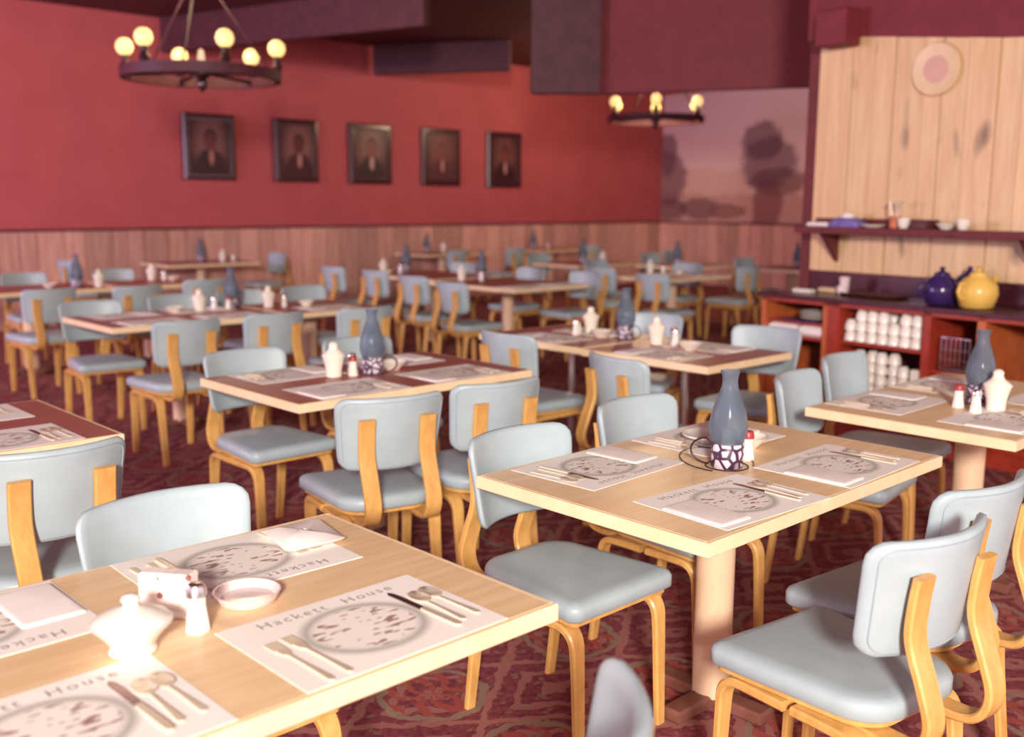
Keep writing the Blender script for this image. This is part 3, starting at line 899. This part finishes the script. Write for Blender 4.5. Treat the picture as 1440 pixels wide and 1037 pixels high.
# ---------------------------------------------------------------- tables
TZ = 0.74
table_cache = {}
def table_spec(hx, hy, top, pole):
    k = (hx, hy, top, pole)
    if k in table_cache:
        return table_cache[k]
    th, e = 0.036, 0.012
    tp = MB().box(-hx + e, hx - e, -hy + e, hy - e, TZ - th + 0.002, TZ, 0.0).mesh('tabletop', top)
    parts = [('tabletop', tp)]
    for (x0, x1, y0, y1) in ((-hx, -hx + e, -hy, hy), (hx - e, hx, -hy, hy), (-hx + e, hx - e, -hy, -hy + e), (-hx + e, hx - e, hy - e, hy)):
        parts.append(('edge_band', MB().box(x0, x1, y0, y1, TZ - th, TZ - 0.0005, 0.002).mesh('edge_band', 'pale_edge')))
    if pole == 'column':
        parts.append(('column', MB().lathe([(0.057, 0.03), (0.057, TZ - th)], 28).mesh('column', 'column', 40)))
        f = MB().box(-0.2, 0.2, -0.035, 0.035, 0.0, 0.04, 0.008)
        parts.append(('foot', f.mesh('foot', 'foot')))
        parts.append(('foot', MB().box(-0.035, 0.035, -0.2, 0.2, 0.0, 0.041, 0.008).mesh('foot', 'foot')))
        parts.append(('mounting_plate', MB().box(-0.14, 0.14, -0.14, 0.14, TZ - th - 0.012, TZ - th, 0.003).mesh('mounting_plate', 'foot')))
    else:
        parts.append(('pole', MB().lathe([(0.02, 0.03), (0.02, TZ - th)], 16).mesh('pole', 'chrome', 40)))
        parts.append(('foot', MB().lathe([(0.1, 0.0), (0.1, 0.012), (0.05, 0.03), (0.022, 0.04)], 28).mesh('foot', 'foot', 40)))
    table_cache[k] = ('restaurant_table', parts)
    return table_cache[k]

TABLES = {
    'T1': (-1.68, 0.74, 0.395, 0.61, 'tan_top', 'column', 'large pale table without a lamp, cropped by the photo bottom', 'pale lampless table'),
    'T2': (-1.69, 2.455, 0.395, 0.605, 'tan_top', 'column', 'tan table on a beige column with a pale blue bottle lamp', 'tan lamp table'),
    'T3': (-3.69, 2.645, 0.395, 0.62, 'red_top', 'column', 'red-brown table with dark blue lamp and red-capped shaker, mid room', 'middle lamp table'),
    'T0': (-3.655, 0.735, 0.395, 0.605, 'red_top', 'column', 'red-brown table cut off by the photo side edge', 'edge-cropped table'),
    'T5': (-1.60, 4.035, 0.385, 0.605, 'tan_top', 'column', 'tan table in front of the counter, cropped by the photo side edge', 'counter-side tan table'),
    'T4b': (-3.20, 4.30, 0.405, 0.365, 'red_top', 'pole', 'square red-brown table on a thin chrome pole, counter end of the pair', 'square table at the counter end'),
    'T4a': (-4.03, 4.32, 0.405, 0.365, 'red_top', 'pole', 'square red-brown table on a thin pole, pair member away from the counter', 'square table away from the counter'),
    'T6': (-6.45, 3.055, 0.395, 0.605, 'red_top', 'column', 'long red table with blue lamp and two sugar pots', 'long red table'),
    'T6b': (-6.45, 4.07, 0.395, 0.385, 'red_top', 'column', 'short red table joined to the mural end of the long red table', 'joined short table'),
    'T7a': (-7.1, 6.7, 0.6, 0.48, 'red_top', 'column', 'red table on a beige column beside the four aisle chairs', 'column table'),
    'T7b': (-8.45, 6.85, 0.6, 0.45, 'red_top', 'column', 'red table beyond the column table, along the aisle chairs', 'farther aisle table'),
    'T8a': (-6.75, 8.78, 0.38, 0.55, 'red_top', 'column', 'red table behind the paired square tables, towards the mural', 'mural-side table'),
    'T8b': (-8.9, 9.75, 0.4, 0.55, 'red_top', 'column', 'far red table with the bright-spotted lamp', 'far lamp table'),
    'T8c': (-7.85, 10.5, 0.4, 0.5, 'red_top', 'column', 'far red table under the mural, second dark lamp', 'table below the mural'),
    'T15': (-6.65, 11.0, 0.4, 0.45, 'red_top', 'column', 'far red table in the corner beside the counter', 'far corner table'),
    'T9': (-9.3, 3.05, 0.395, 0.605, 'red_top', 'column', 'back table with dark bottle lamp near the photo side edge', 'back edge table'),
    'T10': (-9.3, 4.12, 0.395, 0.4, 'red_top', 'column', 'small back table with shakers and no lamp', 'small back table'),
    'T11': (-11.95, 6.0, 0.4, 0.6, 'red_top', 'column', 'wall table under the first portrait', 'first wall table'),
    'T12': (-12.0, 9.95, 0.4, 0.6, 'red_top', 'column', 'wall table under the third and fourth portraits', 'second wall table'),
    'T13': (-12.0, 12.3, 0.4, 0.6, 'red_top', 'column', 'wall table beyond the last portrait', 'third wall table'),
}
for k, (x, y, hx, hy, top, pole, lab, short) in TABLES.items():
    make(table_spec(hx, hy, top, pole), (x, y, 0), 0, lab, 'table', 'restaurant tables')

# ---------------------------------------------------------------- place settings
def ribbon_outline(half):
    """half = [(along, halfwidth)]"""
    return [(w * 0.8, a) for a, w in half] + [(-w * 0.8, a) for a, w in reversed(half)]
def flat(name, outline, z=0.0025, mat='steel', hump=None):
    return MB().prism(outline, 0, z).mesh(name, mat)
KNIFE_H = flat('knife', ribbon_outline([(-0.10, 0.002), (-0.095, 0.008), (-0.06, 0.0085), (0.0, 0.007), (0.008, 0.006)]), 0.004)
KNIFE_B = flat('blade', [(0.007, 0.008), (0.008, 0.03), (0.0085, 0.08), (0.006, 0.105), (0.0, 0.115), (-0.005, 0.105), (-0.0055, 0.008)], 0.0018, 'blade')
SPOON_H = flat('handle', ribbon_outline([(-0.085, 0.002), (-0.08, 0.0075), (-0.05, 0.006), (0.0, 0.0035), (0.028, 0.0035)]), 0.003)
SPOON_B = MB().rings([[(0.019 * s_ * math.cos(2 * PI * i / 16), 0.055 + 0.03 * s_ * math.sin(2 * PI * i / 16), z_) for i in range(16)] for s_, z_ in ((0.3, 0.0), (1, 0.004), (0.95, 0.005), (0.3, 0.0015))]).mesh('bowl', 'steel', 50)
FORK_H = flat('handle', ribbon_outline([(-0.095, 0.002), (-0.09, 0.0075), (-0.06, 0.006), (0.0, 0.0035), (0.03, 0.0038), (0.04, 0.011), (0.058, 0.0125)]), 0.003)
TINE = MB().box(-0.0016, 0.0016, 0.0575, 0.095, 0.0005, 0.0025).mesh('tine', 'steel')
tines = [('tine', TINE, dx) for dx in (-0.0105, -0.0035, 0.0035, 0.0105)]
NAP = MB().rings([[(x, y_, z) for x, y_ in rrect(hx, hy, 0.006, 2)] for hx, hy, z in ((0.058, 0.095, 0), (0.058, 0.095, 0.0025), (0.054, 0.092, 0.005), (0.05, 0.088, 0.0055))]).mesh('napkin', 'linen', 30)
NAPB = MB().rings([[(x + 0.01 * math.sin(40 * y_), y_, z + 0.006 * math.sin(30 * x + 20 * y_)) for x, y_ in rrect(hx, hy, 0.02, 3)] for hx, hy, z in ((0.07, 0.075, 0.006), (0.075, 0.08, 0.014), (0.05, 0.055, 0.024), (0.01, 0.01, 0.026))]).mesh('napkin', 'linen', 60)
MATME = MB().box(-0.215, 0.215, -0.152, 0.152, 0, 0.0012).mesh('placemat', 'mat')

def text_mesh(body, size, mat):
    cu = bpy.data.curves.new('lettering', 'FONT')
    cu.body = body
    cu.size = size
    cu.align_x = 'CENTER'
    cu.space_character = 1.25
    cu.space_word = 1.2
    cu.extrude = 0.0001
    cu.resolution_u = 2
    ob = bpy.data.objects.new('lettering', cu)
    COL.objects.link(ob)
    dg = bpy.context.evaluated_depsgraph_get()
    me = bpy.data.meshes.new_from_object(ob.evaluated_get(dg))
    bpy.data.objects.remove(ob)
    me.name = 'lettering'
    me.materials.clear()
    me.materials.append(MT[mat])
    return me
LETTER = text_mesh('Hackett  House', 0.036, 'ink')

def rot2(x, y, a):
    c, s_ = math.cos(a), math.sin(a)
    return x * c - y * s_, x * s_ + y * c

def setting(cx, cy, a, where, full=True, napkin='flat', letters=True, jig=0.0, cutlery=True):
    """a = rotation of the mat: its local +y points away from the diner"""
    z = TZ
    a += jig
    mo = make(('placemat', MATME), (cx, cy, z), a, 'white paper placemat with printed plate, ' + where, 'placemat', 'paper placemats')
    if letters:
        put('lettering', LETTER, mo, (0, 0.108, 0.00125))['kind'] = 'stuff'
    z1 = z + 0.0012
    def at(lx, ly, dz=0.0):
        px, py = rot2(lx, ly, a)
        return (cx + px, cy + py, z1 + dz)
    zn = 0.0
    if napkin:
        me, zn = (NAP, 0.0055) if napkin == 'flat' else (NAPB, 0.0)
        lx = -0.15 if napkin == 'flat' else -0.175
        make(('napkin', me), at(lx, -0.035 if napkin == 'flat' else -0.03), a, 'folded white paper napkin on the placemat, ' + where, 'napkin', 'paper napkins')
    if not cutlery:
        return
    def piece(kind, lx, ly, da, lab, dz=0.0):
        if kind == 'knife':
            r = put('knife', KNIFE_H, None, at(lx, ly, dz), a + da)
            put('blade', KNIFE_B, r)
        elif kind == 'spoon':
            r = put('spoon', SPOON_H, None, at(lx, ly, dz), a + da)
            put('bowl', SPOON_B, r)
        else:
            r = put('fork', FORK_H, None, at(lx, ly, dz), a + da)
            for n_, me_, dx in tines:
                put('tine', me_, r, (dx, 0, 0))
        tag(r, lab + where, kind, kind + ' in the place settings')
    piece('knife', 0.125, -0.02, 0.03, 'steel table knife beside the printed plate, ')
    piece('spoon', 0.153, -0.02, -0.02, 'steel spoon next to the knife, ')
    piece('spoon', 0.187, -0.015, 0.04, 'outer steel spoon of the setting, ')
    if full:
        fz = zn
        piece('fork', -0.128, -0.045, 0.05, 'inner steel fork of the setting, ', fz)
        piece('fork', -0.165, -0.05, 0.03, 'outer steel fork of the setting, ', fz)

def four(key, who, opts=None):
    x, y, hx, hy, *_ = TABLES[key]
    short = TABLES[key][7]
    for nm, dx, dy, a in (('pw', -1, -1, -PI / 2), ('pm', -1, 1, -PI / 2), ('nw', 1, -1, PI / 2), ('nm', 1, 1, PI / 2)):
        if nm not in who:
            continue
        side = {'p': 'portrait side', 'n': 'camera side'}[nm[0]]
        end = {'w': 'non-mural end', 'm': 'mural end'}[nm[1]]
        o = dict((opts or {}).get('all', {}))
        o.update((opts or {}).get(nm, {}))
        setting(x + dx * (hx - 0.165), y + dy * (hy - 0.335 if hy > 0.5 else hy - 0.235), a, short + ', ' + side + ', ' + end, **o)

four('T1', ('pm', 'nm', 'pw', 'nw'), {'pm': {'jig': -0.03, 'napkin': 'bunch'}, 'nm': {'jig': 0.0, 'napkin': None}, 'nw': {'napkin': None}, 'pw': {'napkin': 'flat', 'full': False}})
four('T2', ('pm', 'nm', 'pw', 'nw'), {'all': {'napkin': 'flat', 'full': False}, 'pw': {'jig': 0.05, 'full': False}, 'nw': {'jig': -0.06}, 'nm': {'jig': 0.02}})
four('T3', ('pm', 'nm', 'pw', 'nw'), {'all': {'napkin': 'flat', 'full': False, 'letters': False}})
four('T0', ('pm', 'nm'), {'all': {'napkin': None, 'letters': False}})
four('T5', ('pm', 'nm', 'pw', 'nw'), {'all': {'napkin': 'flat', 'full': False, 'letters': False}})
four('T6', ('pm', 'nm', 'pw', 'nw'), {'all': {'cutlery': False, 'letters': False, 'napkin': 'flat'}})
four('T7a', ('nm', 'nw'), {'all': {'cutlery': False, 'letters': False, 'napkin': 'flat'}})
four('T8a', ('pm', 'nm'), {'all': {'cutlery': False, 'letters': False, 'napkin': 'flat'}})
setting(-6.28, 4.12, PI / 2, 'joined short table', napkin='flat', letters=False, cutlery=False)
for k in ('T4a', 'T4b'):
    x, y, hx, hy = TABLES[k][:4]
    setting(x, y - hy + 0.165, 0.0, TABLES[k][7] + ', aisle side', full=False, letters=False)
    setting(x, y + hy - 0.165, PI, TABLES[k][7] + ', far side', full=False, letters=False)

# ---------------------------------------------------------------- condiments and lamps
def lamp_spec():
    gl = [(0.043, 0.072), (0.047, 0.08), (0.055, 0.108), (0.0555, 0.13), (0.049, 0.165), (0.036, 0.205), (0.025, 0.235), (0.0215, 0.255), (0.023, 0.272), (0.029, 0.285),
          (0.0275, 0.286), (0.021, 0.272), (0.0195, 0.255), (0.023, 0.235), (0.034, 0.205), (0.047, 0.165), (0.0535, 0.13), (0.052, 0.108), (0.043, 0.078)]
    glass = MB().lathe(gl, 28, cap=False).mesh('glass_chimney', 'blueglass', 80)
    base_ = MB().lathe([(0.04, 0.0), (0.045, 0.004), (0.047, 0.03), (0.046, 0.07), (0.043, 0.074), (0.036, 0.074), (0.034, 0.012), (0.002, 0.01)], 28).mesh('netted_holder', 'netbase', 50)
    cand = MB().lathe([(0.02, 0.0105), (0.02, 0.115), (0.004, 0.12), (0.002, 0.132)], 16).mesh('candle', 'candle', 50)
    ringp = [(0.0615 * math.cos(t), 0.0615 * math.sin(t), 0.004) for t in [2 * PI * i / 28 for i in range(28)]]
    ring = MB().tube(ringp, 0.0022, 6, True).mesh('wire_ring', 'darkwire', 80)
    hp = []
    for i in range(17):
        t = PI * i / 16
        hp.append((0.055 + 0.055 * math.sin(t), 0.0, 0.004 + 0.078 * (1 - math.cos(t)) / 2 * 1.0))
    hp[-1] = (0.047, 0, 0.068)
    handle = MB().tube(hp, 0.003, 6).mesh('wire_handle', 'darkwire', 80)
    return ('candle_lamp', [('netted_holder', base_), ('glass_chimney', glass), ('candle', cand), ('wire_ring', ring), ('wire_handle', handle)])
LAMP = lamp_spec()
def sugar_spec():
    body = MB().lathe([(0.03, 0), (0.034, 0.003), (0.036, 0.04), (0.046, 0.08), (0.05, 0.092), (0.047, 0.095), (0.002, 0.094)], 22).mesh('body', 'milk', 40)
    lid = MB().lathe([(0.052, 0.095), (0.05, 0.101), (0.026, 0.118), (0.018, 0.132), (0.02, 0.145), (0.012, 0.154), (0.002, 0.156)], 22).mesh('lid', 'milk', 40)
    return ('sugar_pot', [('body', body), ('lid', lid)])
SUGAR = sugar_spec()
def shaker_spec(cap):
    body = MB().lathe([(0.021, 0), (0.0225, 0.004), (0.016, 0.05), (0.0165, 0.066)], 8).mesh('body', 'white', 20)
    c = MB().lathe([(0.0185, 0.066), (0.0185, 0.08), (0.014, 0.088), (0.002, 0.09)], 16).mesh('cap', cap, 40)
    return ('shaker', [('body', body), ('cap', c)])
SALT, PEPPER = shaker_spec('chrome'), shaker_spec('redcap')

def lamp(x, y, where, a=0.0):
    return make(LAMP, (x, y, TZ), a, 'blue bottle-shaped candle lamp with netted base on the ' + where, 'lamp', 'bottle-shaped candle lamps')
def sugar(x, y, where):
    return make(SUGAR, (x, y, TZ), 0, 'white sugar pot with pointed lid on the ' + where, 'sugar pot', 'white sugar pots')
def shaker(x, y, where, red=False):
    return make(PEPPER if red else SALT, (x, y, TZ), 0, ('red-capped' if red else 'metal-capped') + ' white shaker on the ' + where, 'shaker', 'salt and pepper shakers')
def bowl(x, y, where):
    return make(('bowl', BOWL), (x, y, TZ), 0, 'small cream bowl on the ' + where, 'bowl', 'cream bowls')

# lampless table: sugar bowl, flowered packet, shaker, glass dish
sb = put('sugar_bowl', None, None, (-1.63, 0.665, TZ))
tag(sb, 'wide white sugar bowl on the pale lampless table', 'sugar bowl')
put('body', MB().lathe([(0.036, 0), (0.04, 0.004), (0.036, 0.014), (0.046, 0.03), (0.064, 0.05), (0.068, 0.055), (0.064, 0.057), (0.002, 0.056)], 26).mesh('body', 'white', 50), sb)
put('lid', MB().lathe([(0.064, 0.057), (0.06, 0.063), (0.032, 0.076), (0.014, 0.081), (0.012, 0.087), (0.017, 0.094), (0.012, 0.101), (0.002, 0.103)], 26).mesh('lid', 'white', 50), sb)
nh = put('packet_stand', None, None, (-1.745, 0.785, TZ), math.radians(38))
tag(nh, 'upright white packet with red flower print on the pale lampless table', 'packet')
put('packet', MB().box(-0.05, 0.05, -0.018, 0.018, 0.004, 0.082, 0.004).mesh('packet', 'flower'), nh)
put('tray', MB().box(-0.058, 0.058, -0.026, 0.026, 0, 0.012, 0.003).mesh('tray', 'white'), nh)
shaker(-1.635, 0.785, 'pale lampless table beside the sugar bowl')
make(('ash_dish', lathe_mesh('ash_dish', [(0.05, 0), (0.056, 0.004), (0.064, 0.022), (0.061, 0.022), (0.05, 0.008), (0.002, 0.006)], 'glassclear', 26)), (-1.70, 0.92, TZ), 0,
     'clear round glass ash dish on the pale lampless table', 'ash dish')
# tan lamp table
lamp(-1.665, 2.455, 'tan lamp table', math.radians(200))
shaker(-1.675, 2.575, 'tan lamp table beside the lamp', True)
shaker(-1.71, 2.535, 'tan lamp table, tight behind the lamp')
bowl(-1.76, 2.70, 'tan lamp table')
make(('saucer', SAUCER), (-1.88, 2.66, TZ + 0.011), 0, 'white saucer behind the bottle lamp on the tan lamp table', 'saucer')
wl_pts = []
for i in range(64):
    t = 2 * PI * i / 64
    px, py = rot2(0.105 * math.cos(t), 0.15 * math.sin(t), 0.9)
    wl_pts.append((px, py, 0.0025))
far_ok = [math.hypot(-1.735 + q[0] + 1.665, 2.50 + q[1] - 2.455) > 0.075 for q in wl_pts]
k0 = next(i for i in range(64) if far_ok[i] and not far_ok[i - 1])
arc_pts = []
while far_ok[k0 % 64] and len(arc_pts) < 64:
    arc_pts.append(wl_pts[k0 % 64])
    k0 += 1
lw = put('wire_loop', MB().tube(arc_pts, 0.002, 6).mesh('wire_loop', 'darkwire', 80), None, (-1.735, 2.50, TZ))
tag(lw, 'thin dark wire loop lying beside the lamp foot on the tan table', 'wire')
# middle lamp table
lamp(-3.70, 2.66, 'middle lamp table', math.radians(60))
sugar(-3.73, 2.475, 'middle lamp table')
shaker(-3.70, 2.555, 'middle lamp table between sugar pot and lamp', True)
shaker(-3.77, 2.60, 'middle lamp table behind the red-capped one')
bowl(-3.72, 2.79, 'middle lamp table')
# paired square tables
lamp(-3.72, 4.43, 'square table away from the counter')
sugar(-4.03, 4.48, 'square table away from the counter')
shaker(-4.02, 4.34, 'square table away from the counter')
shaker(-4.06, 4.40, 'square table away from the counter beside the sugar pot', True)
bowl(-3.85, 4.37, 'square table away from the counter')
sugar(-3.45, 4.37, 'square table at the counter end')
shaker(-3.36, 4.42, 'square table at the counter end beside the sugar pot')
shaker(-3.41, 4.47, 'square table at the counter end behind its sugar pot', True)
bowl(-3.19, 4.32, 'square table at the counter end')
# counter-side tan table
lamp(-1.57, 4.00, 'counter-side tan table')
sugar(-1.47, 3.91, 'counter-side tan table')
shaker(-1.50, 3.80, 'counter-side tan table')
shaker(-1.59, 3.86, 'counter-side tan table behind its sugar pot', True)
# long red table
lamp(-6.72, 3.60, 'long red table')
sugar(-6.62, 3.30, 'long red table towards its non-mural end')
shaker(-6.68, 3.44, 'long red table beside the bowl-side sugar pot')
shaker(-6.64, 3.53, 'long red table beside the lamp', True)
bowl(-6.66, 3.13, 'long red table')
sugar(-6.55, 3.80, 'joined short table')
shaker(-6.52, 3.91, 'joined short table')
bowl(-6.45, 4.05, 'joined short table')
# far tables
for kx, ky, w in ((-7.62, 6.83, 'column table'), (-9.0, 6.95, 'farther aisle table'), (-8.9, 9.72, 'far lamp table'), (-7.95, 10.45, 'table below the mural'), (-9.1, 3.40, 'back edge table'),
                  (-12.06, 6.06, 'first wall table'), (-12.25, 9.85, 'second wall table'), (-12.3, 12.2, 'third wall table'), (-6.7, 11.2, 'far corner table')):
    lamp(kx, ky, w)
for kx, ky, w in ((-7.6, 6.55, 'column table'), (-8.95, 6.6, 'farther aisle table'), (-8.72, 9.9, 'far lamp table'), (-7.1, 8.85, 'mural-side table'), (-9.05, 3.57, 'back edge table'),
                  (-9.55, 4.28, 'small back table'), (-11.95, 6.3, 'first wall table'), (-12.15, 10.1, 'second wall table')):
    sugar(kx, ky, w)
for kx, ky, w in ((-7.5, 6.72, 'column table'), (-8.85, 6.75, 'farther aisle table'), (-7.0, 8.95, 'mural-side table'), (-9.5, 4.38, 'small back table'), (-12.2, 12.45, 'third wall table'), (-11.9, 6.42, 'first wall table')):
    shaker(kx, ky, w)
for kx, ky, w in ((-6.85, 9.05, 'mural-side table'), (-9.35, 4.40, 'small back table'), (-9.2, 3.2, 'back edge table'), (-8.75, 6.5, 'farther aisle table')):
    bowl(kx, ky, w)
